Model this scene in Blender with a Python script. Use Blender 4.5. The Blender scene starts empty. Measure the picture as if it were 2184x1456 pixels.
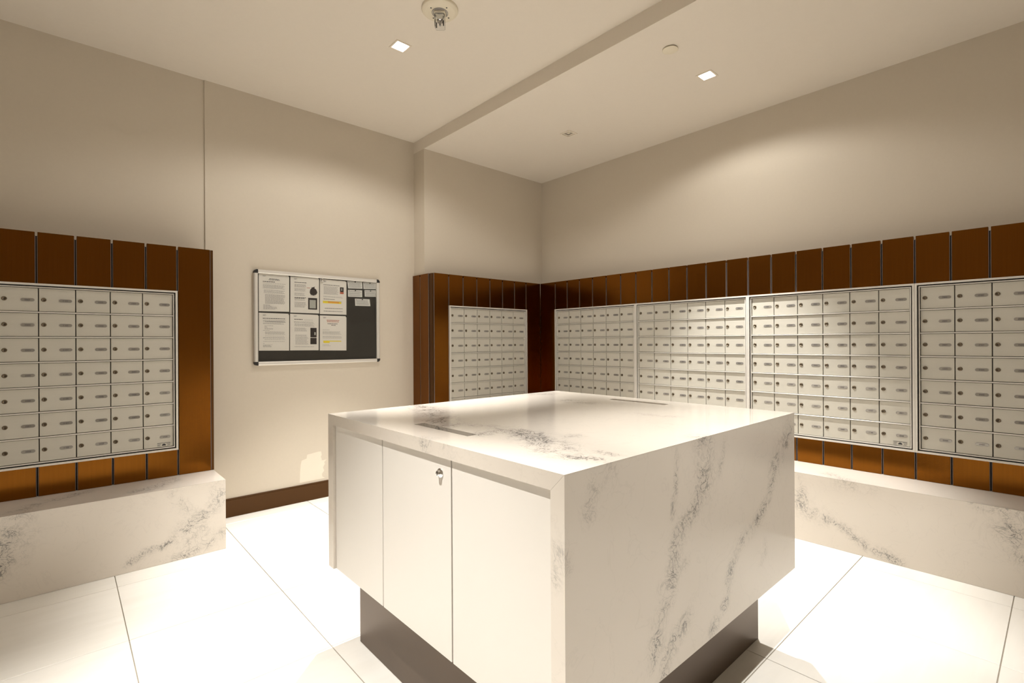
import bpy, bmesh, math, random
import numpy as np
from mathutils import Matrix, Vector

random.seed(7)
S = 0.865                      # scene units -> metres (letter sheets on the board come out 216 x 279 mm)
C = bpy.context.scene.collection
SC = bpy.context.scene

# ------------------------------------------------------------------ camera
F_PX, TH, CY, ROLL, CAM_H = 1063.84, math.radians(47.98425), 729.81, -0.0055, 1.40
fw = Vector((math.cos(TH), math.sin(TH), 0)); rt = Vector((math.sin(TH), -math.cos(TH), 0)); up = Vector((0, 0, 1))
R_ = rt * math.cos(ROLL) + up * math.sin(ROLL)
U_ = up * math.cos(ROLL) - rt * math.sin(ROLL)
cam_data = bpy.data.cameras.new('camera')
cam_data.sensor_width = 36.0
cam_data.lens = F_PX / 2184 * 36.0
cam_data.shift_y = (CY - 728.0) / 2184
cam_data.clip_start = 0.02
cam = bpy.data.objects.new('camera', cam_data)
C.objects.link(cam)
M = Matrix((R_, U_, -fw)).transposed().to_4x4()
M.translation = Vector((0, 0, CAM_H * S))
cam.matrix_world = M
SC.camera = cam

# ------------------------------------------------------------------ world, lamps, exposure
world = bpy.data.worlds.new('world'); SC.world = world; world.use_nodes = True
world.node_tree.nodes['Background'].inputs[0].default_value = (1.0, 0.93, 0.84, 1)
world.node_tree.nodes['Background'].inputs[1].default_value = 0.05
SC.view_settings.view_transform = 'Standard'
SC.view_settings.look = 'None'
SC.view_settings.gamma = 1.0
SC.view_settings.use_curve_mapping = False
SC.view_settings.exposure = 0.0

LAMP_COL = (1.0, 0.972, 0.92)
CORE_W, WIDE_W = 640.0, 58.0   # watts of the inner beam and of the outer spill of one downlight
CORE_ANG, CORE_BLEND = 61.0, 0.6
WIDE_ANG, WIDE_BLEND = 154.0, 0.32
# x, y, z, share of the inner beam, share of the spill
LAMPS = [(1.768, 3.115, 3.48, 1.05, 0.95), (3.545, 1.767, 3.364, 0.8, 0.5), (1.768, 0.40, 3.48, 0.50, 0.35), (-0.1, 1.3, 3.48, 0.92, 0.10)]
HI, LO = 3.48, 3.364

def spot(x, y, z, watts, ang, blend, rad):
    d = bpy.data.lights.new('downlight_beam', 'SPOT')
    d.energy = watts; d.spot_size = math.radians(ang); d.spot_blend = blend
    d.shadow_soft_size = rad; d.color = LAMP_COL
    o = bpy.data.objects.new('downlight_beam', d); C.objects.link(o)
    o.location = (x * S, y * S, z * S)
    return o
for (x, y, z, k, kw) in LAMPS:
    spot(x, y, z + 0.012, CORE_W * k, CORE_ANG, CORE_BLEND, 0.02)
    spot(x, y, z + 0.004, WIDE_W * kw, WIDE_ANG, WIDE_BLEND, 0.03)

# ------------------------------------------------------------------ materials
def new_mat(name):
    m = bpy.data.materials.new(name); m.use_nodes = True
    nt = m.node_tree
    return m, nt, nt.nodes['Principled BSDF']
def N(nt, t, **kw):
    n = nt.nodes.new(t)
    for k, v in kw.items(): setattr(n, k, v)
    return n
def plain(name, col, rough=0.5, metal=0.0, var=0.0, scale=8.0, bump=0.0, stretch=None, spec=None, ior=None):
    m, nt, b = new_mat(name)
    b.inputs['Roughness'].default_value = rough; b.inputs['Metallic'].default_value = metal
    b.inputs['Base Color'].default_value = (*col, 1)
    if spec is not None: b.inputs['Specular IOR Level'].default_value = spec
    tc = N(nt, 'ShaderNodeTexCoord'); src = tc.outputs['Object']
    if stretch:
        mp = N(nt, 'ShaderNodeMapping'); mp.inputs['Scale'].default_value = stretch
        nt.links.new(src, mp.inputs['Vector']); src = mp.outputs['Vector']
    nz = N(nt, 'ShaderNodeTexNoise'); nz.inputs['Scale'].default_value = scale; nz.inputs['Detail'].default_value = 4
    nt.links.new(src, nz.inputs['Vector'])
    if var:
        mx = N(nt, 'ShaderNodeMix', data_type='RGBA')
        mx.inputs['A'].default_value = (*[c * (1 - var) for c in col], 1)
        mx.inputs['B'].default_value = (*[min(1, c * (1 + var)) for c in col], 1)
        nt.links.new(nz.outputs['Fac'], mx.inputs['Factor'])
        nt.links.new(mx.outputs['Result'], b.inputs['Base Color'])
    if bump:
        bp = N(nt, 'ShaderNodeBump'); bp.inputs['Strength'].default_value = bump; bp.inputs['Distance'].default_value = 0.002
        nt.links.new(nz.outputs['Fac'], bp.inputs['Height']); nt.links.new(bp.outputs['Normal'], b.inputs['Normal'])
    return m

MAT = {}
MAT['wall'] = plain('wall_paint', (0.62, 0.552, 0.455), 0.75, var=0.02, scale=60, bump=0.03)
MAT['ceiling'] = plain('ceiling_paint', (0.75, 0.682, 0.59), 0.85, var=0.015, scale=40, bump=0.02)
MAT['patch'] = plain('pale_wall_patch', (0.76, 0.68, 0.57), 0.6, var=0.03, scale=15)
MAT['bronze'] = plain('brushed_bronze_sheet', (0.195, 0.072, 0.010), 0.22, metal=1.0, var=0.10, scale=3, stretch=(60, 60, 1.2))
MAT['bronze_dark'] = plain('dark_bronze_trim', (0.10, 0.045, 0.014), 0.4, metal=0.9, var=0.1, scale=4)
MAT['bronze_matte'] = plain('bronze_skirting', (0.075, 0.031, 0.006), 0.42, metal=0.6, var=0.08, scale=6)
MAT['channel'] = plain('joint_channel_metal', (0.27, 0.225, 0.21), 0.45, metal=0.7, var=0.05)
MAT['dark'] = plain('dark_recess', (0.012, 0.009, 0.007), 0.8, var=0.1)
MAT['alu'] = plain('silver_anodised_aluminium', (0.72, 0.69, 0.64), 0.40, metal=0.35, var=0.03, scale=5, stretch=(3, 3, 40))
MAT['door'] = plain('silver_enamelled_mailbox_door', (0.56, 0.535, 0.47), 0.42, metal=0.25, var=0.03, scale=4, stretch=(2, 2, 60))
MAT['gap'] = plain('dark_door_gap', (0.03, 0.026, 0.02), 0.7, var=0.1)
MAT['lock'] = plain('brass_grey_lock', (0.16, 0.125, 0.085), 0.4, metal=0.8, var=0.15, scale=80)
MAT['keyhole'] = plain('keyhole_black', (0.01, 0.01, 0.01), 0.6, var=0.1)
MAT['plate'] = plain('number_window_plastic', (0.36, 0.34, 0.31), 0.10, metal=0.45, var=0.06, scale=60)
MAT['ink'] = plain('black_print', (0.03, 0.03, 0.035), 0.7, var=0.1)
MAT['ink_grey'] = plain('grey_print', (0.33, 0.31, 0.31), 0.8, var=0.1)
MAT['ink_red'] = plain('red_print', (0.50, 0.15, 0.09), 0.8, var=0.1)
MAT['ink_yellow'] = plain('yellow_highlighter', (0.85, 0.68, 0.05), 0.8, var=0.05)
MAT['ink_orange'] = plain('orange_highlighter', (0.80, 0.36, 0.06), 0.8, var=0.05)
MAT['ink_photo'] = plain('dark_photo_print', (0.035, 0.025, 0.022), 0.6, var=0.5, scale=160)
MAT['ink_photo_grey'] = plain('grey_photo_print', (0.42, 0.42, 0.38), 0.6, var=0.15, scale=90)
MAT['paper'] = plain('white_paper', (0.80, 0.76, 0.71), 0.85, var=0.02, scale=10)
MAT['card'] = plain('pale_card', (0.74, 0.73, 0.70), 0.8, var=0.02, scale=10)
MAT['fabric'] = plain('charcoal_board_fabric', (0.045, 0.040, 0.034), 0.9, var=0.15, scale=300, bump=0.1)
MAT['black'] = plain('black_plastic', (0.012, 0.010, 0.009), 0.55, var=0.1)
MAT['lacquer'] = plain('white_lacquered_door', (0.81, 0.77, 0.715), 0.38, var=0.012, scale=3)
MAT['plinth'] = plain('dark_bronze_plinth', (0.12, 0.085, 0.06), 0.38, metal=0.55, var=0.08, scale=4)
MAT['chrome'] = plain('polished_chrome', (0.75, 0.75, 0.76), 0.08, metal=1.0, var=0.02)
MAT['white_plastic'] = plain('ivory_plastic', (0.76, 0.69, 0.55), 0.5, var=0.02)
MAT['white_metal'] = plain('white_trim_metal', (0.75, 0.67, 0.56), 0.5, var=0.02)
MAT['grey_lens'] = plain('unlit_lens', (0.66, 0.60, 0.51), 0.3, var=0.05)
MAT['grout'] = plain('grey_grout', (0.36, 0.32, 0.26), 0.9, var=0.15, scale=90)

def glow(name, col, s):
    m, nt, b = new_mat(name)
    b.inputs['Base Color'].default_value = (1, 1, 1, 1)
    b.inputs['Emission Color'].default_value = (*col, 1); b.inputs['Emission Strength'].default_value = s
    return m
MAT['lamp'] = glow('lit_lens', (1.0, 0.96, 0.90), 14.0)

def glass(name, tint):
    m, nt, b = new_mat(name)
    nt.nodes.remove(b)
    tr = N(nt, 'ShaderNodeBsdfTransparent'); tr.inputs['Color'].default_value = (*tint, 1)
    gl = N(nt, 'ShaderNodeBsdfGlossy'); gl.inputs['Roughness'].default_value = 0.03
    fr = N(nt, 'ShaderNodeFresnel'); fr.inputs['IOR'].default_value = 1.16
    mx = N(nt, 'ShaderNodeMixShader')
    nt.links.new(fr.outputs[0], mx.inputs[0]); nt.links.new(tr.outputs[0], mx.inputs[1]); nt.links.new(gl.outputs[0], mx.inputs[2])
    nt.links.new(mx.outputs[0], nt.nodes['Material Output'].inputs['Surface'])
    return m
MAT['acrylic'] = glass('clear_acrylic', (0.97, 0.97, 0.96))
MAT['lens_clear'] = glass('clear_strobe_lens', (0.93, 0.94, 0.95))

def marble():
    """white engineered stone; grey crackled veins follow the stone's own vein paths (mesh attribute 'vein')"""
    m, nt, b = new_mat('veined_white_quartz'); L = nt.links.new
    b.inputs['Roughness'].default_value = 0.09
    tc = N(nt, 'ShaderNodeTexCoord')
    def ridge(scale, dist, lo, hi, det=5):
        nz = N(nt, 'ShaderNodeTexNoise'); nz.inputs['Scale'].default_value = scale; nz.inputs['Detail'].default_value = det
        nz.inputs['Distortion'].default_value = dist; nz.inputs['Roughness'].default_value = 0.55
        L(tc.outputs['Object'], nz.inputs['Vector'])
        s = N(nt, 'ShaderNodeMath', operation='SUBTRACT'); L(nz.outputs['Fac'], s.inputs[0]); s.inputs[1].default_value = 0.5
        a = N(nt, 'ShaderNodeMath', operation='ABSOLUTE'); L(s.outputs[0], a.inputs[0])
        r = N(nt, 'ShaderNodeMapRange', interpolation_type='SMOOTHSTEP'); L(a.outputs[0], r.inputs['Value'])
        r.inputs['From Min'].default_value = lo; r.inputs['From Max'].default_value = hi
        r.inputs['To Min'].default_value = 1; r.inputs['To Max'].default_value = 0
        return r.outputs[0]
    def mul(a, bb):
        n = N(nt, 'ShaderNodeMath', operation='MULTIPLY'); 
        for i, q in enumerate((a, bb)):
            if isinstance(q, float): n.inputs[i].default_value = q
            else: L(q, n.inputs[i])
        return n.outputs[0]
    def mx_(a, bb):
        n = N(nt, 'ShaderNodeMath', operation='MAXIMUM'); L(a, n.inputs[0]); L(bb, n.inputs[1]); return n.outputs[0]
    v1 = ridge(15, 1.6, 0.005, 0.030); v2 = ridge(34, 1.2, 0.005, 0.036); v3 = ridge(7, 0.8, 0.002, 0.012)
    at = N(nt, 'ShaderNodeAttribute', attribute_name='vein')
    pz = N(nt, 'ShaderNodeTexNoise'); pz.inputs['Scale'].default_value = 13; pz.inputs['Detail'].default_value = 4
    L(tc.outputs['Object'], pz.inputs['Vector'])
    pr = N(nt, 'ShaderNodeMapRange', interpolation_type='SMOOTHSTEP'); L(pz.outputs['Fac'], pr.inputs['Value'])
    pr.inputs['From Min'].default_value = 0.32; pr.inputs['From Max'].default_value = 0.56
    pr.inputs['To Min'].default_value = 0.15
    mask = mul(at.outputs['Fac'], pr.outputs[0])
    lines = mx_(v1, mul(v2, 0.7))
    fac = mul(mask, lines)
    haze = mul(mul(at.outputs['Fac'], pr.outputs[0]), 0.16)
    faint = mul(v3, 0.05)
    tot = N(nt, 'ShaderNodeMath', operation='ADD', use_clamp=True); L(mx_(fac, haze), tot.inputs[0]); L(faint, tot.inputs[1])
    big = N(nt, 'ShaderNodeTexNoise'); big.inputs['Scale'].default_value = 2.2; big.inputs['Detail'].default_value = 3
    L(tc.outputs['Object'], big.inputs['Vector'])
    base = N(nt, 'ShaderNodeMix', data_type='RGBA'); L(big.outputs['Fac'], base.inputs['Factor'])
    base.inputs['A'].default_value = (0.71, 0.65, 0.575, 1); base.inputs['B'].default_value = (0.79, 0.725, 0.65, 1)
    mx = N(nt, 'ShaderNodeMix', data_type='RGBA'); L(mul(tot.outputs[0], 0.85), mx.inputs['Factor'])
    L(base.outputs['Result'], mx.inputs['A']); mx.inputs['B'].default_value = (0.13, 0.125, 0.12, 1)
    L(mx.outputs['Result'], b.inputs['Base Color'])
    return m
MAT['marble'] = marble()

def tile_mat():
    m, nt, b = new_mat('cream_porcelain_tile'); L = nt.links.new
    b.inputs['Roughness'].default_value = 0.35
    tc = N(nt, 'ShaderNodeTexCoord'); mp = N(nt, 'ShaderNodeMapping'); mp.inputs['Scale'].default_value = (1.2, 9, 1)
    L(tc.outputs['Object'], mp.inputs['Vector'])
    nz = N(nt, 'ShaderNodeTexNoise'); nz.inputs['Scale'].default_value = 1.6; nz.inputs['Detail'].default_value = 6; nz.inputs['Distortion'].default_value = 0.8
    L(mp.outputs['Vector'], nz.inputs['Vector'])
    mx = N(nt, 'ShaderNodeMix', data_type='RGBA'); L(nz.outputs['Fac'], mx.inputs['Factor'])
    mx.inputs['A'].default_value = (0.76, 0.73, 0.67, 1); mx.inputs['B'].default_value = (0.89, 0.86, 0.81, 1)
    L(mx.outputs['Result'], b.inputs['Base Color'])
    return m
MAT['tile'] = tile_mat()

# ------------------------------------------------------------------ helpers
def box(bm, x0, x1, y0, y1, z0, z1, mi=0, bev=0.0):
    vs = [bm.verts.new((x * S, y * S, z * S)) for x in (x0, x1) for y in (y0, y1) for z in (z0, z1)]
    fs = []
    for q in ((0, 1, 3, 2), (4, 6, 7, 5), (0, 4, 5, 1), (2, 3, 7, 6), (0, 2, 6, 4), (1, 5, 7, 3)):
        f = bm.faces.new([vs[i] for i in q]); f.material_index = mi; fs.append(f)
    if bev:
        es = list({e for f in fs for e in f.edges})
        r = bmesh.ops.bevel(bm, geom=es, offset=bev * S, segments=1, affect='EDGES')
        for f in r['faces']: f.material_index = mi
    return fs
def poly_prism(bm, pts, axis, a0, a1, mi=0):
    """closed outline extruded along axis 0/1/2 from a0 to a1; pts are pairs on the two other axes"""
    def mk(p, a):
        c = list(p); c.insert(axis, a); return bm.verts.new([q * S for q in c])
    A = [mk(p, a0) for p in pts]; B = [mk(p, a1) for p in pts]
    n = len(pts)
    fs = [bm.faces.new(A), bm.faces.new(B[::-1])]
    for i in range(n):
        fs.append(bm.faces.new([A[(i + 1) % n], A[i], B[i], B[(i + 1) % n]]))
    for f in fs: f.material_index = mi
    bmesh.ops.recalc_face_normals(bm, faces=fs)
    return fs
def lathe(bm, prof, n=24, axis=2, centre=(0, 0, 0), mi=0, smooth=True):
    """prof = (radius, height along axis) pairs"""
    rings = []
    for (r, h) in prof:
        ring = []
        for i in range(n if r > 1e-6 else 1):
            a = 2 * math.pi * i / n
            p = [r * math.cos(a), r * math.sin(a)]; p.insert(axis, h)
            ring.append(bm.verts.new([(p[k] + centre[k]) * S for k in range(3)]))
        rings.append(ring)
    fs = []
    for a, b in zip(rings, rings[1:]):
        for i in range(n):
            j = (i + 1) % n
            if len(a) == 1 and len(b) == 1: continue
            if len(a) == 1: f = bm.faces.new([a[0], b[j], b[i]])
            elif len(b) == 1: f = bm.faces.new([a[i], a[j], b[0]])
            else: f = bm.faces.new([a[i], a[j], b[j], b[i]])
            f.material_index = mi; f.smooth = smooth; fs.append(f)
    bmesh.ops.recalc_face_normals(bm, faces=fs)
    return fs
def mesh_of(bm, name, mats):
    me = bpy.data.meshes.new(name); bm.to_mesh(me); bm.free()
    for m in (mats if isinstance(mats, (list, tuple)) else [mats]): me.materials.append(MAT[m])
    return me
def link(name, me, parent=None, loc=(0, 0, 0), label=None):
    o = bpy.data.objects.new(name, me); C.objects.link(o)
    o.location = [c * S for c in loc]
    if parent is not None: o.parent = parent
    if label: o['label'] = label
    return o
def obj(name, bm, mats, parent=None, loc=(0, 0, 0), label=None):
    return link(name, mesh_of(bm, name, mats), parent, loc, label)
def tag(o, label, cat, group=None):
    o['label'] = label; o['category'] = cat
    if group: o['group'] = group
    return o
def thing(name, label, cat, loc=(0, 0, 0), rotz=0.0, group=None):
    o = bpy.data.objects.new(name, None); C.objects.link(o)
    o.empty_display_size = 0.1
    o.location = [c * S for c in loc]; o.rotation_euler = (0, 0, rotz)
    return tag(o, label, cat, group)
def struct(name, bm, mats, loc=(0, 0, 0)):
    o = obj(name, bm, mats, None, loc); o['kind'] = 'structure'; return o
def bx(name, mats, parent, d, bev=0.0, label=None):
    bm = bmesh.new(); box(bm, *d, bev=bev); return obj(name, bm, mats, parent, label=label)
def slab_holes(bm, x0, x1, y0, y1, z0, z1, holes, step=None, mi=0):
    xs = {x0, x1}; ys = {y0, y1}
    for h in holes: xs |= {h[0], h[1]}; ys |= {h[2], h[3]}
    def fill(s):
        s = sorted(s); out = [s[0]]
        for a, b in zip(s, s[1:]):
            k = max(1, int(math.ceil((b - a) / step))) if step else 1
            out += [a + (b - a) * (i + 1) / k for i in range(k)]
        return out
    xs, ys = fill(xs), fill(ys); V = {}
    def v(i, j, z):
        if (i, j, z) not in V: V[i, j, z] = bm.verts.new((xs[i] * S, ys[j] * S, z * S))
        return V[i, j, z]
    def solid(i, j):
        if not (0 <= i < len(xs) - 1 and 0 <= j < len(ys) - 1): return False
        cx, cy = (xs[i] + xs[i + 1]) / 2, (ys[j] + ys[j + 1]) / 2
        return not any(h[0] < cx < h[1] and h[2] < cy < h[3] for h in holes)
    for i in range(len(xs) - 1):
        for j in range(len(ys) - 1):
            if not solid(i, j): continue
            q = [(i, j), (i + 1, j), (i + 1, j + 1), (i, j + 1)]
            bm.faces.new([v(*p, z1) for p in q]); bm.faces.new([v(*p, z0) for p in q[::-1]])
            for (di, dj), (p, r) in (((0, -1), (q[0], q[1])), ((1, 0), (q[1], q[2])), ((0, 1), (q[2], q[3])), ((-1, 0), (q[3], q[0]))):
                if not solid(i + di, j + dj):
                    bm.faces.new([v(*p, z0), v(*r, z0), v(*r, z1), v(*p, z1)])
# vein paths of the stone: (half width, strength, points)
VEINS = [
 (0.055, 1, [(1.661,0.846,1.056),(1.667,0.846,0.981),(1.659,0.846,0.902)]),
 (0.032, 1, [(1.659,0.846,0.902),(1.572,0.846,0.816),(1.472,0.846,0.765),(1.453,0.846,0.659),(1.435,0.846,0.591),(1.379,0.846,0.551),(1.356,0.846,0.471),(1.345,0.846,0.428)]),
 (0.012, 0.8, [(1.475,0.846,1.031),(1.474,0.846,0.938),(1.449,0.846,0.832)]),
 (0.015, 0.6, [(1.83,0.846,1.033),(1.767,0.846,0.916)]),
 (0.05, 0.9, [(2.512,0.846,1.012),(2.371,0.846,0.909),(2.283,0.846,0.848)]),
 (0.026, 1.1, [(2.283,0.846,0.848),(2.219,0.846,0.729),(2.063,0.846,0.646),(1.922,0.846,0.616),(1.855,0.846,0.533),(1.823,0.846,0.437),(1.717,0.846,0.371)]),
 (0.035, 0.9, [(1.53,0.846,0.476),(1.445,0.846,0.434),(1.41,0.846,0.4),(1.387,0.846,0.338)]),
 (0.03, 0.5, [(1.142,0.846,1.051),(1.061,0.846,1.024),(1.036,0.846,0.947)]),
 (0.012, 0.7, [(2.176,0.846,0.561),(2.195,0.846,0.508),(2.117,0.846,0.483)]),
 (0.02, 0.4, [(1.545,0.846,0.669),(1.379,0.846,0.634)]),
 (0.015, 0.6, [(0.937,0.846,0.864),(0.948,0.846,0.827)]),
 (0.069, 1.35, [(1.398,2.292,1.066),(1.288,1.944,1.066),(1.163,1.689,1.066)]),
 (0.04025, 1.2, [(1.129,1.427,1.066),(1.279,1.471,1.066),(1.248,1.348,1.066)]),
 (0.06325, 1.65, [(1.266,1.368,1.066),(1.213,1.213,1.066),(1.168,1.11,1.066),(1.127,1.044,1.066)]),
 (0.0253, 1.5, [(1.108,1.037,1.066),(1.096,0.955,1.066),(1.126,0.894,1.066)]),
 (0.0184, 1.05, [(1.224,0.977,1.066),(1.209,0.893,1.066)]),
 (0.0345, 0.6, [(1.289,1.206,1.066),(1.363,1.168,1.066)]),
 (0.0575, 0.9, [(2.139,1.929,1.066),(2.134,1.763,1.066)]),
 (0.0345, 0.6, [(1.195,1.68,1.066),(1.272,1.541,1.066)]),
 (0.0575, 0.75, [(2.208,2.311,1.066),(2.347,2.228,1.066)]),
 (0.0345, 0.45, [(1.971,1.337,1.066),(2.025,1.172,1.066)]),
 (0.05, 0.8, [(0.807,3.853,0.421),(0.76,3.853,0.315)]),
 (0.045, 1.1, [(0.76,3.853,0.315),(0.705,3.853,0.276),(0.626,3.853,0.223),(0.574,3.853,0.175)]),
 (0.02, 1.1, [(0.574,3.853,0.175),(0.474,3.853,0.113),(0.442,3.853,0.102),(0.386,3.853,0.108),(0.294,3.853,0.058)]),
 (0.06, 0.6, [(0.678,3.853,0.159),(0.591,3.853,0.12)]),
 (0.03, 0.9, [(0.814,3.853,0.113),(0.722,3.853,0.064),(0.59,3.853,0.02),(0.474,3.853,0.009)]),
 (0.04, 0.5, [(0.533,3.853,0.425),(0.592,3.853,0.322)]),
 (0.05, 1.3, [(-0.184,3.853,0.448),(-0.22,3.853,0.373),(-0.238,3.853,0.31),(-0.244,3.853,0.245),(-0.268,3.853,0.185)]),
 (0.05, 1, [(-0.313,3.853,0.331),(-0.369,3.853,0.233)]),
 (0.05, 0.3, [(-0.135,3.853,0.359),(-0.197,3.853,0.197)]),
 (0.06, 0.8, [(0.56,4.106,0.471),(0.439,3.959,0.471),(0.355,3.923,0.471)]),
 (0.05, 0.8, [(0.109,4.153,0.471),(-0.007,4.069,0.471),(-0.114,4.011,0.471),(-0.199,3.909,0.471)]),
 (0.02, 0.9, [(3.854,1.265,0.445),(3.854,1.239,0.368),(3.854,1.227,0.299)]),
 (0.05, 0.9, [(3.854,1.275,0.311),(3.854,1.231,0.239),(3.854,1.143,0.202)]),
 (0.03, 1.1, [(3.854,1.231,0.239),(3.854,1.101,0.19),(3.854,0.991,0.156),(3.854,0.861,0.07),(3.854,0.704,0.022)]),
 (0.03, 0.8, [(3.854,0.338,0.467),(3.854,0.252,0.461),(3.854,0.126,0.429)]),
 (0.06, 1, [(3.854,0.216,0.367),(3.854,0.171,0.316),(3.854,0.144,0.235)]),
 (0.05, 0.7, [(3.961,1.115,0.471),(3.879,0.996,0.471),(3.824,0.853,0.471)]),
 (0.0345, 1.05, [(0.937,1.531,1.066),(0.937,1.5,1.049)]),
 (0.02, 0.6, [(0.937,1.385,1.059),(0.937,1.331,1.039)]),
 (0.02, 0.5, [(0.937,0.869,0.873),(0.937,0.878,0.786)]),
]

def vein_attr(me, offset=(0, 0, 0)):
    n = len(me.vertices); co = np.empty(n * 3, np.float32); me.vertices.foreach_get('co', co)
    p = co.reshape(-1, 3) / S + np.array(offset)
    val = np.zeros(n)
    for w, k, pts in VEINS:
        P = np.array(pts)
        for a, b in zip(P, P[1:]):
            d = b - a; t = np.clip(((p - a) @ d) / (d @ d + 1e-9), 0, 1)
            dist = np.linalg.norm(p - (a + t[:, None] * d), axis=1)
            val = np.maximum(val, k * np.exp(-(dist / w) ** 2))
    at = me.attributes.new('vein', 'FLOAT', 'POINT'); at.data.foreach_set('value', val.astype(np.float32))

def grid_box(bm, x0, x1, y0, y1, z0, z1, step=0.02):
    lo, hi = (x0, y0, z0), (x1, y1, z1)
    V = {}
    def v(p):
        k = tuple(round(c, 5) for c in p)
        if k not in V: V[k] = bm.verts.new([c * S for c in p])
        return V[k]
    for ax in range(3):
        a, b = [i for i in range(3) if i != ax]
        na = max(1, math.ceil((hi[a] - lo[a]) / step)); nb = max(1, math.ceil((hi[b] - lo[b]) / step))
        for side in (lo[ax], hi[ax]):
            for i in range(na):
                for j in range(nb):
                    q = []
                    for (u, w) in ((i, j), (i + 1, j), (i + 1, j + 1), (i, j + 1)):
                        c = [0, 0, 0]; c[ax] = side
                        c[a] = lo[a] + (hi[a] - lo[a]) * u / na; c[b] = lo[b] + (hi[b] - lo[b]) * w / nb
                        q.append(v(c))
                    bm.faces.new(q)
    bmesh.ops.recalc_face_normals(bm, faces=bm.faces[:])
def mitre(bm, fix):
    """fix(x, y, z) -> x, y, z moves points so that two slabs meet on a 45 degree joint"""
    for v in bm.verts: v.co = [c * S for c in fix(*[c / S for c in v.co])]
def stone(name, d, parent, step=0.02, fix=None):
    bm = bmesh.new(); grid_box(bm, *d, step=step)
    if fix: mitre(bm, fix)
    me = mesh_of(bm, name, 'marble'); vein_attr(me)
    return link(name, me, parent)

# ------------------------------------------------------------------ the room
XL, YN = -2.4, -2.4            # walls behind and left of the camera
XR, YB, YL, YA = 4.414, 4.5357, 4.545, 4.337
XCOL, XBK = 2.7233, 0.838
bm = bmesh.new(); box(bm, XL - .1, XBK, YL, YL + .2, 0, HI); struct('wall_back_left', bm, 'wall')
bm = bmesh.new(); box(bm, XBK, XCOL, YB, YL + .2, 0, HI); wall_back = struct('wall_back', bm, 'wall')
bm = bmesh.new(); box(bm, XCOL, XR + .2, YA, YL + .2, 0, LO); struct('wall_alcove', bm, 'wall')
bm = bmesh.new(); box(bm, XR, XR + .2, YN - .1, YA, 0, LO); struct('wall_right', bm, 'wall')
bm = bmesh.new(); box(bm, XL - .1, XL, YN - .1, YL, 0, HI); struct('wall_left', bm, 'wall')
bm = bmesh.new(); box(bm, XL, XCOL, YN - .1, YN, 0, HI); box(bm, XCOL, XR, YN - .1, YN, 0, LO); struct('wall_near', bm, 'wall')
def sq(x, y, r): return (x - r, x + r, y - r, y + r)
HOLE = 0.046
hi_holes = [sq(l[0], l[1], HOLE) for l in LAMPS if l[2] == HI]
OFF = [(3.553, 3.13)]
lo_holes = [sq(l[0], l[1], HOLE) for l in LAMPS if l[2] == LO] + [sq(x, y, HOLE) for x, y in OFF]
bm = bmesh.new(); slab_holes(bm, XL - .1, XCOL, YN - .1, YL + .2, HI, HI + .25, hi_holes); struct('ceiling', bm, 'ceiling')
bm = bmesh.new(); slab_holes(bm, XCOL, XR + .2, YN - .1, YL + .2, LO, HI + .25, lo_holes); struct('ceiling_low', bm, 'ceiling')

bm = bmesh.new(); box(bm, XL - .1, XR + .2, YN - .1, YL + .2, -.08, -.004)
floor = struct('floor', bm, 'grout')
PX, PY, X0T, Y0T, G = 0.6913, 0.6955, 0.228, 0.888, 0.0019
cache = {}
for i in range(-5, 8):
    for j in range(-6, 7):
        a0, a1 = max(X0T + i * PX + G, XL), min(X0T + (i + 1) * PX - G, XR)
        b0, b1 = max(Y0T + j * PY + G, YN), min(Y0T + (j + 1) * PY - G, YL)
        if a1 - a0 < .02 or b1 - b0 < .02: continue
        key = (round(a1 - a0, 4), round(b1 - b0, 4))
        if key not in cache:
            bm = bmesh.new(); box(bm, 0, a1 - a0, 0, b1 - b0, -.004, 0.0, bev=0.0012)
            cache[key] = mesh_of(bm, 'tile', 'tile')
        link('tile', cache[key], floor, (a0, b0, 0))

bm = bmesh.new()
poly_prism(bm, [(YB, 0.001), (YB - .018, 0.001), (YB - .018, .136), (YB - .012, .138), (YB - .012, .1488), (YB, .1488)], 0, 0.845, 2.695)
struct('baseboard_back', bm, 'bronze_matte')
# irregular lighter patch low on the back wall
pts = []
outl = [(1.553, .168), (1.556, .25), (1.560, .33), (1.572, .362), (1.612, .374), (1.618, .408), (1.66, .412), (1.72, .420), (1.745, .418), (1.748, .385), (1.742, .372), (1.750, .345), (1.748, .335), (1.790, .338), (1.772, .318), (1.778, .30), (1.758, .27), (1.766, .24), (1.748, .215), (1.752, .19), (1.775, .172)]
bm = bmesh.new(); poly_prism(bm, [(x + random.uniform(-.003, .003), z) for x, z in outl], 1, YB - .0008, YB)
pp = obj('pale_patch', bm, 'patch', wall_back, label='lighter irregular patch')

# ------------------------------------------------------------------ bronze panel cladding
ZP0, ZP1 = 0.4714, 2.092       # bench top to panel top
MB0, MB1 = 0.655, 1.776        # mailbox banks
PITCH, GAP = 0.1811, 0.012
BW_ = 6 * PITCH                # width of one bank
def plank_mesh(w, h):
    bm = bmesh.new()
    box(bm, 0, w, 0, .03, 0, h, bev=0.0015)
    return mesh_of(bm, 'plank', 'bronze')
def channel_mesh(h, gap=GAP):
    bm = bmesh.new(); t = .0024
    box(bm, 0, t, .003, .022, 0, h); box(bm, gap - t, gap, .003, .022, 0, h)
    box(bm, t, gap - t, .018, .022, 0, h, mi=1)  # channel floor coloured near black for the shade inside the joint
    return mesh_of(bm, 'joint_channel', ['channel', 'dark'])
PC = {}
def plank(root, u0, u1, z0, z1):
    k = (round(u1 - u0, 4), round(z1 - z0, 4))
    if k not in PC: PC[k] = plank_mesh(u1 - u0, z1 - z0)
    link('plank', PC[k], root, (u0, 0, z0))
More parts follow.
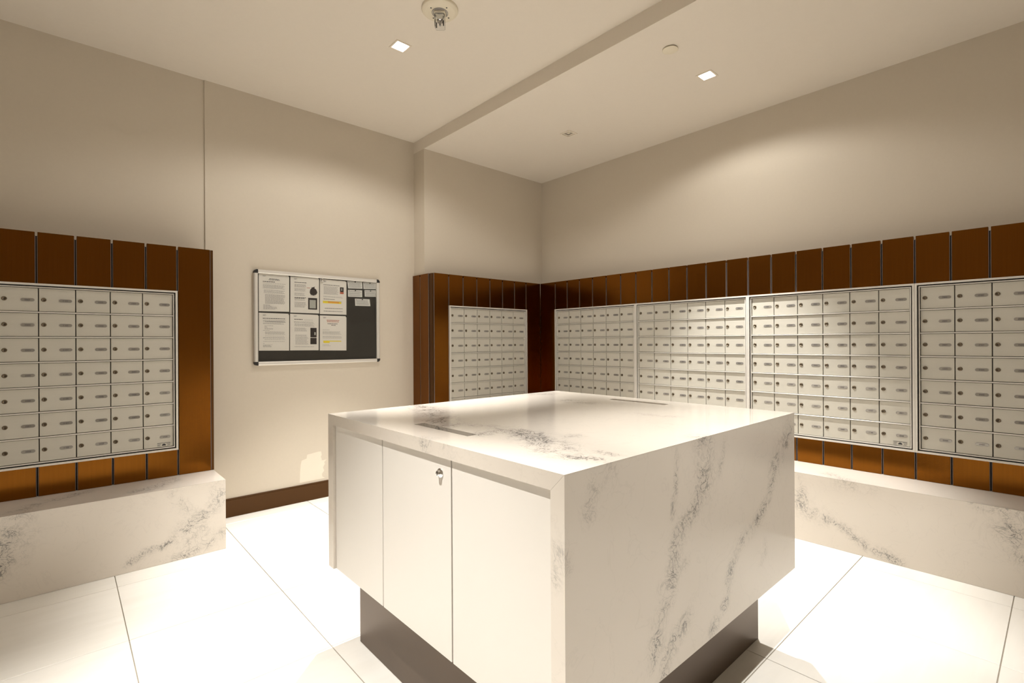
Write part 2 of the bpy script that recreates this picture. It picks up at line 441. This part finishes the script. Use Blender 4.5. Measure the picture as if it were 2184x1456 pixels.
def channel(root, u, z0, z1):
    k = ('c', round(z1 - z0, 4))
    if k not in PC: PC[k] = channel_mesh(z1 - z0)
    link('joint_channel', PC[k], root, (u - GAP / 2, 0, z0))
NOTCH = 0.022
def cladding(root, joints, banks, depth, u0, u1):
    """joints along u; banks = list of (ua, ub) openings; the run starts at u0 and ends at u1"""
    def inside(a, b): return any(a > k0 - .03 and b < k1 + .03 for k0, k1 in banks)
    edges = [u0] + joints + [u1]
    for a, b in zip(edges, edges[1:]):
        aa = a + (GAP / 2 if a != u0 else 0); bb = b - (GAP / 2 if b != u1 else 0)
        if inside(a, b):
            plank(root, aa, bb, ZP0 + .001, MB0 - .001); plank(root, aa, bb, MB1 + .001, ZP1)
        else: plank(root, aa, bb, ZP0 + .001, ZP1)
    for j in joints:
        ib = any(k0 - .03 < j < k1 + .03 for k0, k1 in banks)
        if ib:
            channel(root, j, ZP0 + .001, MB0 - .001); channel(root, j, MB1 + .001, ZP1 - NOTCH)
        else: channel(root, j, ZP0 + .001, ZP1 - NOTCH)
    # carcass behind: sheets above, below and beside the banks, and a cap along the top
    bm = bmesh.new()
    zs = [(ZP0 + .001, MB0 - .004), (MB1 + .004, ZP1 - NOTCH)]
    for z0, z1 in zs: box(bm, u0, u1, .031, .045, z0, z1)
    cuts = sorted([u0] + [c for k in banks for c in k] + [u1])
    for a, b in zip(cuts[::2], cuts[1::2]):
        if b - a > .04: box(bm, a, b - .004, .031, .045, MB0, MB1)
    obj('backing_sheet', bm, 'dark', root)
    bx('top_cap', 'bronze_dark', root, (u0, u1, .046, depth - .002, ZP1 - NOTCH - .014, ZP1 - NOTCH))

# run on the left part of the back wall
YP = 4.214
cl = thing('panel_cladding', 'bronze plank cladding around the mailbox bank on the left, above the left marble bench', 'wall cladding', (0, YP, 0))
joints = [.606 - PITCH * k for k in range(0, 10)][::-1]
LB = (.606 - BW_, .606)
cladding(cl, joints, [LB], YL - YP, .606 - PITCH * 10, .808)
bm = bmesh.new(); box(bm, .8105, .828, 0.001, .3205, ZP0 + .001, ZP1 - .001, bev=.0015); obj('end_trim', bm, 'bronze_dark', cl)
bx('trim_line', 'channel', cl, (.8080, .8105, .0015, .03, ZP0 + .001, ZP1 - .004))
# short run beside the notice board, ending in the corner
YAP = 4.172
ca = thing('panel_cladding', 'bronze plank cladding on the short wall between the notice board and the room corner', 'wall cladding', (0, YAP, 0))
aj = [2.903 + PITCH * 0.9925 * k for k in range(7)]
AB = (aj[0] - .003, aj[0] - .003 + BW_)
cladding(ca, aj, [AB], YA - YAP, 2.729, 4.2135)
# its side face turned to the notice board
for (y0, y1) in ((YB - .003, 4.402), (4.390, 4.242)):
    bm = bmesh.new(); box(bm, 2.7027, 2.720, y1 - YAP, y0 - YAP, ZP0 + .001, ZP1, bev=.0015); obj('plank', bm, 'bronze', ca)
bm = bmesh.new(); box(bm, 2.7045, 2.716, 4.390 - YAP, 4.402 - YAP, ZP0 + .001, ZP1 - NOTCH); obj('joint_channel', bm, 'bronze_dark', ca)
bx('joint_line', 'channel', ca, (2.7030, 2.7062, 4.390 - YAP, 4.3935 - YAP, ZP0 + .001, ZP1 - NOTCH))
bm = bmesh.new(); box(bm, 2.709, 2.7275, 0.006, 4.239 - YAP, ZP0 + .001, ZP1 - .003); obj('corner_post', bm, 'bronze_dark', ca)
bx('corner_line', 'channel', ca, (2.7035, 2.7075, 4.2365 - YAP, 4.2415 - YAP, ZP0 + .001, ZP1 - .003))
bx('corner_line', 'channel', ca, (2.7245, 2.7290, .0010, .0055, ZP0 + .001, ZP1 - .003))
# run on the right wall: local +x runs towards the camera, local -y points into the room
XP = 4.2146
cr = thing('panel_cladding', 'bronze plank cladding along the whole right wall around four mailbox banks', 'wall cladding', (XP, 0, 0), -math.pi / 2)
RJ0 = -3.931
rj = [RJ0 + PITCH * k for k in range(0, 28)]
RB = [(RJ0 + BW_ * k, RJ0 + BW_ * (k + 1)) for k in range(4)]
cladding(cr, rj, [(RB[0][0], RB[3][1])], XR - XP, -YAP + .002, rj[-1] + PITCH)

# ------------------------------------------------------------------ mailbox banks
DM, NC, NR = 0.027, 6, 7
DW, DH = (BW_ - 2 * DM) / NC, (MB1 - MB0 - .044) / NR
def ring(bm, u0, u1, z0, z1, t, y0, y1):
    box(bm, u0, u1, y0, y1, z0, z0 + t); box(bm, u0, u1, y0, y1, z1 - t, z1)
    box(bm, u0, u0 + t, y0, y1, z0 + t, z1 - t); box(bm, u1 - t, u1, y0, y1, z0 + t, z1 - t)
bm = bmesh.new(); ring(bm, .0006, BW_ - .0006, 0, MB1 - MB0, .0120, -.013, .030); ME_FLANGE = mesh_of(bm, 'outer_frame', 'alu')
bm = bmesh.new(); ring(bm, .0200, BW_ - .0200, .0198, MB1 - MB0 - .0198, .0060, -.003, .030); ME_INNER = mesh_of(bm, 'inner_frame', 'alu')
bm = bmesh.new(); ring(bm, .0131, BW_ - .0131, .0125, MB1 - MB0 - .0125, .0068, .004, .020); ME_GAP_SHADE = mesh_of(bm, 'gap_shade_ring', 'dark')  # black ring standing in for the shade in the gap between the frames
bm = bmesh.new(); box(bm, .004, BW_ - .004, .0305, .12, .004, MB1 - MB0 - .004); ME_BOX = mesh_of(bm, 'housing', 'gap')
bm = bmesh.new(); box(bm, DM, BW_ - DM, -.001, .030, -.0036, .0036, bev=.0008); ME_RAIL = mesh_of(bm, 'row_rail', 'alu')
bm = bmesh.new(); box(bm, .0024, DW - .0024, .008, .024, .0062, DH - .0062, bev=.0012); ME_DOOR = mesh_of(bm, 'mailbox_door', 'door')
# lock: domed collar, core and key slot
bm = bmesh.new()
lathe(bm, [(.0126, .0078), (.0126, .0050), (.0110, .0035), (.0080, .0035), (.0078, .0048), (0, .0046)], 14, 1, (0, 0, 0), 0)
box(bm, -.0013, .0013, .0036, .0047, -.0048, .0032, mi=1)
ME_LOCK = mesh_of(bm, 'lock', ['lock', 'keyhole'])
SEG = {'0': 'abcdef', '1': 'bc', '2': 'abged', '3': 'abgcd', '4': 'fgbc', '5': 'afgcd', '6': 'afgedc', '7': 'abc', '8': 'abcdefg', '9': 'abcfgd'}
def digit(bm, ch, x, y, z, w, h, t, mi):
    c = {'a': (0, w, h - t, h), 'g': (0, w, h / 2 - t / 2, h / 2 + t / 2), 'd': (0, w, 0, t), 'f': (0, t, h / 2, h), 'b': (w - t, w, h / 2, h), 'e': (0, t, 0, h / 2), 'c': (w - t, w, 0, h / 2)}
    for s in SEG[ch]:
        a, b, e, f = c[s]
        q = [bm.verts.new(((x + px) * S, y * S, (z + pz) * S)) for px, pz in ((a, e), (b, e), (b, f), (a, f))]
        fc = bm.faces.new(q); fc.material_index = mi
def plate_mesh(num):
    bm = bmesh.new(); r = .0100; L = .0315; n = 6
    pts = []
    for i in range(n + 1):
        a = -math.pi / 2 + math.pi * i / n; pts.append((L - r + r * math.cos(a), r * math.sin(a)))
    for i in range(n + 1):
        a = math.pi / 2 + math.pi * i / n; pts.append((-L + r + r * math.cos(a), r * math.sin(a)))
    poly_prism(bm, pts, 1, .0062, .0085)
    poly_prism(bm, [(x * .965, z * .90) for x, z in pts], 1, .0058, .0063, mi=2)
    for k, ch in enumerate(num): digit(bm, ch, -.0125 + k * .0064, .0056, -.0040, .0048, .0080, .0013, 1)
    return mesh_of(bm, 'number_plate', ['ink_grey', 'ink', 'plate'])
def bank(label, loc, rotz, first, sticker=False):
    r = thing('mailbox_bank', label, 'mailboxes', loc, rotz, 'mailbox banks set into the bronze cladding')
    link('outer_frame', ME_FLANGE, r); link('inner_frame', ME_INNER, r); link('gap_shade_ring', ME_GAP_SHADE, r); link('housing', ME_BOX, r)
    for j in range(1, NR): link('row_rail', ME_RAIL, r, (0, 0, .022 + DH * j))
    for i in range(NC):
        for j in range(NR):
            o = link('mailbox_door', ME_DOOR, r, (DM + DW * i, 0, .022 + DH * j))
            link('lock', ME_LOCK, o, (.024, 0, DH * .505))
            link('number_plate', plate_mesh('%04d' % (first + i * 100 + (NR - j))), o, (DW - .048, 0, DH * .49))
    if sticker:
        bm = bmesh.new(); box(bm, -.042, .042, .0074, .0082, -.016, .016)
        for (x0, x1, z0, z1) in ((-.038, .038, .010, .0130), (-.038, -.016, .004, .0065), (.016, .038, .004, .0065), (-.038, -.020, -.003, -.0005), (.020, .038, -.003, -.0005), (-.038, -.018, -.010, -.0075), (.018, .034, -.010, -.0075)):
            box(bm, x0, x1, .0071, .0075, z0, z1, mi=1)
        pts = [(math.cos(a) * .012, math.sin(a) * .014 - .008) for a in [math.pi * k / 10 for k in range(11)]]
        poly_prism(bm, pts, 1, .0071, .0075, mi=2)
        obj('data_plate', bm, ['door', 'ink', 'ink'], r, (BW_ - DM - .056, 0, .045), label='small printed plate at the lower right')
    return r
bank('silver mailbox bank on the left, above the left marble bench', (LB[0], YP, MB0), 0, 1901, True)
bank('silver mailbox bank on the short wall right of the notice board', (AB[0], YAP, MB0), 0, 2501)
bl = ['silver mailbox bank on the right wall nearest the room corner', 'silver mailbox bank on the right wall, second from the room corner',
      'silver mailbox bank with a small data plate on the right wall, third from the corner', 'shaded silver mailbox bank cut off by the right edge of the photo']
for k, ((u0, u1), t) in enumerate(zip(RB, bl)):
    bank(t, (XP, -u0, MB0), -math.pi / 2, 1101 + 600 * k - (600 if k > 2 else 0), k in (0, 2) and k == 2)

# ------------------------------------------------------------------ marble benches
YBF, XBF, ZB = 3.853, 3.8538, 0.4714
r = thing('marble_bench', 'white veined marble bench on the left under the left mailbox bank', 'bench', (0, 0, 0))
TS = .04
E = 1e-4
def fx_top(x, y, z):
    return (min(x, .825 - TS), max(y, YBF + TS), z) if z < ZB - E else (x, y, z)
def fx_front(x, y, z): return (x, y, ZB - .0006 - (y - YBF)) if z > ZB - TS - E else (x, y, z)
stone('top_slab', (-1.2, .825, YBF, 4.53, ZB - TS, ZB), r, .025, fx_top)
stone('front_slab', (-1.2, .825, YBF, YBF + TS, .001, ZB - TS), r, .02, fx_front)
stone('end_slab', (.785, .825, YBF + TS + .0006, 4.53, .001, ZB - TS), r, .04, lambda x, y, z: (x, y, ZB - .0006 - (.825 - x)) if z > ZB - TS - E else (x, y, z))
r = thing('marble_bench', 'white veined marble bench along the right wall under the mailbox banks', 'bench', (0, 0, 0))
stone('top_slab', (XBF, XR - .003, -1.2, YA - .003, ZB - TS, ZB), r, .025, lambda x, y, z: (max(x, XBF + TS), y, z) if z < ZB - E else (x, y, z))
stone('front_slab', (XBF, XBF + TS, -1.2, YA - .4, .001, ZB - TS), r, .02, lambda x, y, z: (x, y, ZB - .0006 - (x - XBF)) if z > ZB - TS - E else (x, y, z))
stone('corner_slab', (2.7027, XBF - .0006, 3.81, YA - .003, ZB - TS, ZB), r, .06)
stone('corner_front_slab', (2.7027, XBF - .0006, 3.81, 3.85, .001, ZB - TS - .0006), r, .06)

# ------------------------------------------------------------------ island
I = dict(x0=.937, x1=2.525, y0=.846, y1=2.350, z0=.345, z1=1.0656)
isl = thing('island_counter', 'white veined marble sorting island standing in the middle of the room', 'counter', ((I['x0'] + I['x1']) / 2, (I['y0'] + I['y1']) / 2, 0))
OX, OY = (I['x0'] + I['x1']) / 2, (I['y0'] + I['y1']) / 2
def isl_stone(name, build, label=None):
    bm = bmesh.new(); build(bm)
    me = mesh_of(bm, name, 'marble'); vein_attr(me)
    me.transform(Matrix.Translation((-OX * S, -OY * S, 0)))
    return link(name, me, isl, label=label)
def isl_obj(name, build, mats, label=None, parent=None):
    bm = bmesh.new(); build(bm); me = mesh_of(bm, name, mats)
    me.transform(Matrix.Translation((-OX * S, -OY * S, 0)))
    return link(name, me, parent or isl, label=label)
TT = .049
SLOTS = [(1.073, 1.120, 1.432, 1.795), (2.356, 2.404, 1.418, 1.778)]
LS = .055                      # left stile
def top_b(bm):
    slab_holes(bm, I['x0'], I['x1'], I['y0'], I['y1'], I['z1'] - TT, I['z1'], SLOTS, .02)
    mitre(bm, lambda x, y, z: (x, min(max(y, I['y0'] + TT), I['y1'] - LS), z) if z < I['z1'] - E else (x, y, z))
def side_b(y0, y1, step, near):
    def f(bm):
        grid_box(bm, I['x0'], I['x1'], y0, y1, I['z0'], I['z1'] - TT, step)
        def g(x, y, z):
            if z < I['z1'] - TT - E: return x, y, z
            t = (y - y0) / (y1 - y0) if near else (y1 - y) / (y1 - y0)
            return x, y, I['z1'] - .0007 - TT * t
        mitre(bm, g)
    return f
isl_stone('top_slab', top_b, label='marble top with two paper slots')
zt = I['z1'] - TT - .0005
isl_stone('side_slab', side_b(I['y0'], I['y0'] + TT, .02, True))
isl_stone('side_slab', side_b(I['y1'] - LS, I['y1'], .055, False))
isl_obj('back_panel', lambda bm: box(bm, I['x1'] - .03, I['x1'] - .008, I['y0'] + TT + .001, I['y1'] - .056, I['z0'], zt), 'lacquer')
isl_obj('carcass', lambda bm: box(bm, I['x0'] + .036, I['x1'] - .031, I['y0'] + TT + .001, I['y1'] - .056, I['z0'] + .002, .62), 'gap')
REC = .012
yj = [I['y0'] + TT + .0016, 1.355, 1.832, I['y1'] - .0555]
g = .0036
for k in range(3):
    a, b = yj[k] + (g if k else 0.0), yj[k + 1] - g
    nm = 'door' if k == 1 else 'door_panel'
    d = isl_obj(nm, lambda bm: box(bm, I['x0'] + REC, I['x0'] + REC + .02, a, b, I['z0'] + .0005, zt - .003, bev=.001), 'lacquer')
    if k == 1:
        lx, ly, lz = I['x0'] + REC, 1.418, .960
        def lockb(bm):
            lathe(bm, [(.0165, 0), (.0165, -.003), (.0140, -.0055), (.0105, -.0055), (.0100, -.0125), (.0085, -.0145), (0, -.0145)], 24, 0, (lx, ly, lz), 0)
            box(bm, lx - .0152, lx - .0143, ly - .0014, ly + .0014, lz - .0065, lz + .0065, mi=1)
        isl_obj('lock', lockb, ['chrome', 'keyhole'], 'chrome cam lock', d)
isl_obj('plinth', lambda bm: box(bm, 1.033, 2.428, .974, 2.223, 0.001, I['z0'] + .001, bev=.001), 'plinth')

# ------------------------------------------------------------------ notice board
YF = YB - .036
def wz(x, z, y):               # a point measured on the wall plane, carried to the plane y as seen from the lens
    k = y / YB; return x * k, 1.4 + (z - 1.4) * k
nb = thing('notice_board', 'glazed charcoal notice board in a silver frame with black corner caps, on the back wall', 'notice board', (1.759, YB, 1.2))
def nbo(name, build, mats, label=None):
    bm = bmesh.new(); build(bm); me = mesh_of(bm, name, mats)
    me.transform(Matrix.Translation((-1.759 * S, -YB * S, -1.2 * S))); return link(name, me, nb, label=label)
x0, z1 = wz(1.190, 2.0255, YF); x1, z0 = wz(2.331, 1.2165, YF)
FW = .031
prof_in = lambda a: a
def bar_h(bm, za, zb):
    poly_prism(bm, [(YB - .001, za), (YF + .006, za), (YF, za + (zb - za) * .25), (YF, za + (zb - za) * .75), (YF + .006, zb), (YB - .001, zb)], 0, x0 + FW, x1 - FW)
def bar_v(bm, xa, xb):
    poly_prism(bm, [(xa, YB - .001), (xa, YF + .006), (xa + (xb - xa) * .25, YF), (xa + (xb - xa) * .75, YF), (xb, YF + .006), (xb, YB - .001)], 2, z0 + FW, z1 - FW)
nbo('frame_bar', lambda bm: bar_h(bm, z1 - FW, z1), 'alu'); nbo('frame_bar', lambda bm: bar_h(bm, z0, z0 + FW), 'alu')
nbo('frame_bar', lambda bm: bar_v(bm, x0, x0 + FW), 'alu'); nbo('frame_bar', lambda bm: bar_v(bm, x1 - FW, x1), 'alu')
for (cx, cz, sx, sz) in ((x0, z0, 1, 1), (x1, z0, -1, 1), (x0, z1, 1, -1), (x1, z1, -1, -1)):
    def cap(bm):
        pts = [(FW, 0), (FW, FW), (0, FW)]
        R0 = .024
        pts += [(R0 - R0 * math.cos(a), R0 - R0 * math.sin(a)) for a in [math.pi / 2 * k / 5 for k in range(6)]]
        poly_prism(bm, [(cx + sx * p[0], cz + sz * p[1]) for p in pts], 1, YF - .002, YB - .001)
    nbo('corner_cap', cap, 'black', 'black corner cap')
nbo('pin_surface', lambda bm: box(bm, x0 + FW - .004, x1 - FW + .004, YB - .014, YB - .001, z0 + FW - .004, z1 - FW + .004), 'fabric')
nbo('glazing', lambda bm: box(bm, x0 + FW - .003, x1 - FW + .003, YF + .0075, YF + .0095, z0 + FW - .003, z1 - FW + .003), 'acrylic', 'clear acrylic door')
def nlock(bm):
    lathe(bm, [(.012, 0), (.012, -.006), (.009, -.008), (0, -.008)], 16, 1, (1.752, YF + .0070, z1 - FW - .016), 0)
nbo('lock', nlock, 'chrome', 'small silver lock')

YS = YB - .0155                # back face of the sheets sits just in front of the pin surface
def sheet(name, label, cat, quad, marks, mat='paper', group=None):
    """quad = corners on the wall plane (tl, tr, br, bl); marks = (u0, v0, u1, v1, material) in sheet fractions, v from the top"""
    q = [wz(x, z, YS) for x, z in quad]
    ox, oz = q[3]
    o = None
    bm = bmesh.new(); poly_prism(bm, [(x - ox, z - oz) for x, z in q], 1, 0, .0011)
    o = tag(obj(name, bm, mat, None, (ox, YS, oz)), label, cat, group)
    def at(u, v):
        a = [q[0][i] + (q[1][i] - q[0][i]) * u for i in (0, 1)]; b = [q[3][i] + (q[2][i] - q[3][i]) * u for i in (0, 1)]
        return [a[i] + (b[i] - a[i]) * v - (ox, oz)[i] for i in (0, 1)]
    bymat = {}
    for m in marks: bymat.setdefault((m[5] if len(m) > 5 else 'printed_text', m[4]), []).append(m)
    for (part, mm), ms in bymat.items():
        bm = bmesh.new()
        y = {'highlight': -.0004, 'highlight_stroke': -.0006, 'picture': -.0005, 'picture_base': -.0005, 'picture_inset': -.0008}.get(part, -.0008)
        for m in ms:
            c = m[6] if len(m) > 6 else [(m[0], m[1]), (m[2], m[1]), (m[2], m[3]), (m[0], m[3])]
            vs = []
            for (u, v) in c:
                p = at(u, v); vs.append(bm.verts.new((p[0] * S, y * S, p[1] * S)))
            bm.faces.new(vs)
        obj(part, bm, mm, o)
    return o
rng = random.Random(3)
def lines(v0, v1, n, u0=.13, u1=.88, mat='ink_grey', h=.0075, ragged=.08, wmin=.025, wmax=.08):
    out = []
    for i in range(n):
        v = v0 + (v1 - v0) * (i + .5) / n; u = u0; end = u1 - rng.random() * ragged
        while u < end - .015:
            w = min(rng.uniform(wmin, wmax), end - u); out.append((u, v - h / 2, u + w, v + h / 2, mat)); u += w + .011
    return out
def logo(): return [(.12, .045, .22, .052, 'ink_grey'), (.13, .058, .24, .064, 'ink_grey'), (.12, .070, .20, .076, 'ink_grey')]
def bold(v, u0, u1, mat='ink', h=.013): return lines(v - h, v + h, 1, u0, u1, mat, h, 0.0)
Q = lambda *p: list(p)
m1 = logo() + bold(.125, .34, .66) + bold(.15, .32, .68) + bold(.205, .13, .52, h=.016) + lines(.235, .26, 1) + lines(.28, .39, 5) + lines(.42, .52, 4, .16, .85) + lines(.54, .80, 13, .2, .88) + lines(.815, .95, 7, .14, .62, ragged=.3)
sheet('notice_sheet', 'printed text notice at the top left of the board, no picture', 'notice', Q((1.226, 1.993), (1.472, 1.991), (1.470, 1.677), (1.226, 1.674)), m1, group='letter sheets on the notice board')
bag = [(.70, .25), (.73, .275), (.80, .262), (.86, .245), (.83, .285), (.90, .33), (.94, .41), (.90, .47), (.80, .50), (.70, .48), (.665, .42), (.68, .34), (.735, .29)]
m2 = logo() + bold(.155, .14, .55, h=.016) + lines(.20, .29, 5, .14, .56) + lines(.31, .40, 4, .14, .58) + lines(.44, .53, 4, .14, .52) + bold(.575, .14, .55) + bold(.595, .14, .5) + lines(.62, .66, 2, .14, .54) + lines(.69, .85, 8, .14, .56)
m2 += [(0, 0, 0, 0, 'ink_photo', 'picture', bag), (.56, .285, .68, .297, 'ink_red'), (.68, .505, .88, .512, 'ink_grey'), (.61, .57, .93, .895, 'ink_photo', 'picture')]
m2 = m2 + [(.66, .625, .88, .86, 'ink_photo_grey', 'picture_inset')]
p2 = sheet('notice_sheet', 'notice with a dark rubbish bag picture and a framed grey photo', 'notice', Q((1.482, 1.987), (1.732, 1.992), (1.731, 1.671), (1.480, 1.671)), m2, group='letter sheets on the notice board')
m3 = logo() + bold(.155, .13, .74) + lines(.19, .43, 11, .14, .70) + lines(.47, .52, 2, .13, .88) + bold(.565, .13, .55) + [(.11, .615, .80, .685, 'ink_yellow', 'highlight'), (.30, .630, .72, .672, 'ink_orange', 'highlight_stroke')] + lines(.61, .64, 1, .13, .85) + lines(.81, .85, 1, .18, .86, 'ink', .012) + lines(.89, .93, 1, .14, .86, 'ink', .012)
m3 += [(.75, .19, .89, .33, 'ink_photo', 'picture'), (.75, .33, .89, .39, 'ink_red', 'picture_base'), (.80, .22, .835, .29, 'ink_photo_grey', 'picture_inset')]
sheet('notice_sheet', 'notice with an orange and yellow highlighted line and a small red and black picture', 'notice', Q((1.740, 1.987), (1.990, 1.983), (1.988, 1.668), (1.738, 1.667)), m3, group='letter sheets on the notice board')
m4 = logo() + bold(.145, .12, .86, h=.015) + lines(.18, .24, 3) + bold(.235, .2, .88, h=.010) + lines(.26, .30, 2) + lines(.33, .44, 5, .18, .55, ragged=.3) + lines(.455, .475, 1, .13, .36) + lines(.49, .57, 4, .2, .88) + lines(.60, .62, 1, .2, .88) + lines(.64, .68, 2) + lines(.69, .72, 1, .18, .88) + lines(.74, .77, 1) + lines(.80, .82, 1, .13, .2) + lines(.84, .91, 4, .13, .45)
sheet('notice_sheet', 'plain printed text notice at the bottom left of the board', 'notice', Q((1.226, 1.661), (1.470, 1.660), (1.468, 1.339), (1.225, 1.342)), m4, group='letter sheets on the notice board')
m5 = logo() + bold(.145, .14, .45, h=.016) + lines(.15, .165, 1, .48, .8) + lines(.20, .24, 2) + lines(.25, .34, 4, .15, .86) + lines(.37, .48, 5, .15, .62) + lines(.56, .84, 12, .18, .64) + lines(.88, .92, 1, .15, .85, h=.01)
m5 += [(.70, .37, .925, .635, 'ink_photo', 'picture'), (.70, .65, .925, .83, 'ink_photo', 'picture'), (.84, .49, .89, .57, 'ink_photo_grey', 'picture_inset')]
sheet('notice_sheet', 'notice with two stacked black pictures, in the bottom row centre', 'notice', Q((1.478, 1.661), (1.728, 1.658), (1.725, 1.338), (1.476, 1.340)), m5, group='letter sheets on the notice board')
m6 = logo() + bold(.135, .25, .72, 'ink_red', .018) + bold(.175, .26, .70, 'ink_red', .018) + bold(.235, .28, .66, 'ink', .014) + bold(.275, .42, .58, 'ink', .014) + lines(.40, .42, 1, .1, .42) + lines(.45, .54, 4, .1, .82) + lines(.58, .66, 3, .1, .84) + [(.12, .72, .80, .745, 'ink_yellow', 'highlight'), (.13, .745, .36, .785, 'ink_yellow', 'highlight')] + lines(.82, .88, 2, .1, .42)
sheet('notice_sheet', 'notice with a red heading and one yellow highlighted line, bottom right of the six sheets', 'notice', Q((1.738, 1.655), (1.988, 1.655), (1.986, 1.332), (1.736, 1.336)), m6, group='letter sheets on the notice board')
cards = [('upper left of the five cards', Q((1.998, 1.988), (2.147, 1.990), (2.150, 1.924), (2.007, 1.918))), ('upper right of the five cards, beside the frame', Q((2.157, 1.987), (2.294, 1.990), (2.299, 1.930), (2.160, 1.923))),
         ('left card of the second row', Q((2.005, 1.905), (2.146, 1.909), (2.147, 1.843), (2.005, 1.840))), ('right card of the second row, beside the frame', Q((2.171, 1.913), (2.297, 1.919), (2.299, 1.855), (2.173, 1.850))),
         ('lowest of the five cards, alone on the dark fabric', Q((2.073, 1.825), (2.223, 1.827), (2.231, 1.760), (2.076, 1.757)))]
for t, q in cards:
    sheet('index_card', 'small printed card, ' + t, 'card', q, [(.06, .1, .1, .2, 'ink')] + lines(.1, .9, 6, .07, .93, h=.055, wmin=.05, wmax=.14), 'card', 'index cards on the notice board')
bm = bmesh.new(); lathe(bm, [(.0048, 0), (.0048, -.002), (.003, -.004), (.0042, -.0085), (0, -.0095)], 10, 1); PIN = mesh_of(bm, 'push_pin', 'black')
pins = [('top left sheet', 1.472, 1.989), ('bag picture sheet', 1.731, 1.990), ('orange highlight sheet', 1.985, 1.985), ('bottom left sheet', 1.470, 1.658), ('bottom centre sheet', 1.726, 1.657), ('red heading sheet', 1.985, 1.652),
        ('upper left card', 2.075, 1.986), ('upper right card', 2.226, 1.984), ('second row right card', 2.232, 1.910), ('lowest card', 2.147, 1.822), ('second row left card', 2.077, 1.903)]
for t, x, z in pins:
    px_, pz_ = wz(x, z - .002, YS); tag(link('push_pin', PIN, None, (px_, YS, pz_)), 'small black push pin through the top edge of the ' + t, 'push pin', 'push pins on the notice board')

# ------------------------------------------------------------------ ceiling fittings
bm = bmesh.new()
ro, ri = .058, .0455
for (a, b, c, d) in ((-ro, ro, -ro, -ri), (-ro, ro, ri, ro), (-ro, -ri, -ri, ri), (ri, ro, -ri, ri)): box(bm, a, b, c, d, -.004, 0)
ME_TRIM = mesh_of(bm, 'trim_ring', 'white_metal')
bm = bmesh.new(); box(bm, -ri, ri, -ri, ri, .016, .022); ME_LENS = mesh_of(bm, 'lens', 'lamp')
ll = ['lit square recessed downlight in the high ceiling near the back wall', 'lit square recessed downlight in the low ceiling near the right wall', 'square recessed downlight in the high ceiling above the near side of the island', 'square recessed downlight in the high ceiling left of the island']
for (x, y, z, k, kw), t in zip(LAMPS, ll):
    r = thing('downlight', t, 'downlight', (x, y, z), 0, 'square downlights'); link('trim_ring', ME_TRIM, r); link('lens', ME_LENS, r)
r = thing('downlight', 'unlit square recessed fitting in the low ceiling near the room corner', 'downlight', (OFF[0][0], OFF[0][1], LO), 0, 'square downlights')
link('trim_ring', ME_TRIM, r)
bm = bmesh.new()
for (a, b, c, d) in ((-ri, ri, -ri, -.03), (-ri, ri, .03, ri), (-ri, -.03, -.03, .03), (.03, ri, -.03, .03)): box(bm, a, b, c, d, .001, .006)
obj('baffle', bm, 'grey_lens', r); bx('lens', 'grey_lens', r, (-.03, .03, -.03, .03, .010, .016)); bx('lamp_core', 'white_plastic', r, (-.013, .013, -.013, .013, .005, .0098))

r = thing('sprinkler_cover', 'round flat ivory sprinkler cover plate in the low ceiling', 'sprinkler cover', (3.040, 1.771, LO))
bm = bmesh.new(); lathe(bm, [(0, -.010), (.048, -.010), (.051, -.0085), (.051, -.006), (0, -.006)], 32); obj('cover_plate', bm, 'white_plastic', r)
bm = bmesh.new(); lathe(bm, [(.042, -.006), (.042, 0)], 24); obj('collar', bm, 'dark', r)

AX, AY = 1.755, 2.602
r = thing('fire_alarm_strobe', 'round ivory fire alarm with a clear strobe lens, on the high ceiling', 'fire alarm', (AX, AY, HI), math.radians(-42))
bm = bmesh.new(); lathe(bm, [(.112, 0), (.112, -.014), (.108, -.018), (.094, -.024), (.090, -.026), (0, -.026)], 40); obj('base_plate', bm, 'white_plastic', r)
bm = bmesh.new()
for rr in (.050, .042, .034): lathe(bm, [(rr, -.0262), (rr, -.029), (rr - .003, -.029), (rr - .003, -.0262)], 32, mi=0)
obj('speaker_grille', bm, 'ink_grey', r)
for (x, y) in ((-.048, -.048), (.048, -.048), (-.048, .048), (.048, .048)):
    bm = bmesh.new(); lathe(bm, [(.0045, -.026), (.0045, -.028), (0, -.0285)], 8); obj('screw', bm, 'ink', r, (x, y, 0))
bm = bmesh.new(); box(bm, -.034, .034, -.030, .030, -.040, -.0262, bev=.003); obj('housing', bm, 'white_plastic', r)
bm = bmesh.new(); box(bm, -.031, .031, -.027, .027, -.122, -.0405, bev=.006); obj('strobe_lens', bm, 'lens_clear', r)
bm = bmesh.new()
poly_prism(bm, [(-.026, -.042), (.026, -.042), (.017, -.078), (-.017, -.078)], 1, -.021, .021)
lathe(bm, [(.014, -.0785), (.008, -.088), (.006, -.108), (0, -.110)], 10, mi=0)
obj('flash_reflector', bm, 'chrome', r)
for (x, y) in ((-.023, .010), (.023, -.010)):
    bm = bmesh.new(); lathe(bm, [(.0035, -.080), (.0035, -.112), (0, -.113)], 8); obj('flash_post', bm, 'black', r, (x, y, 0))
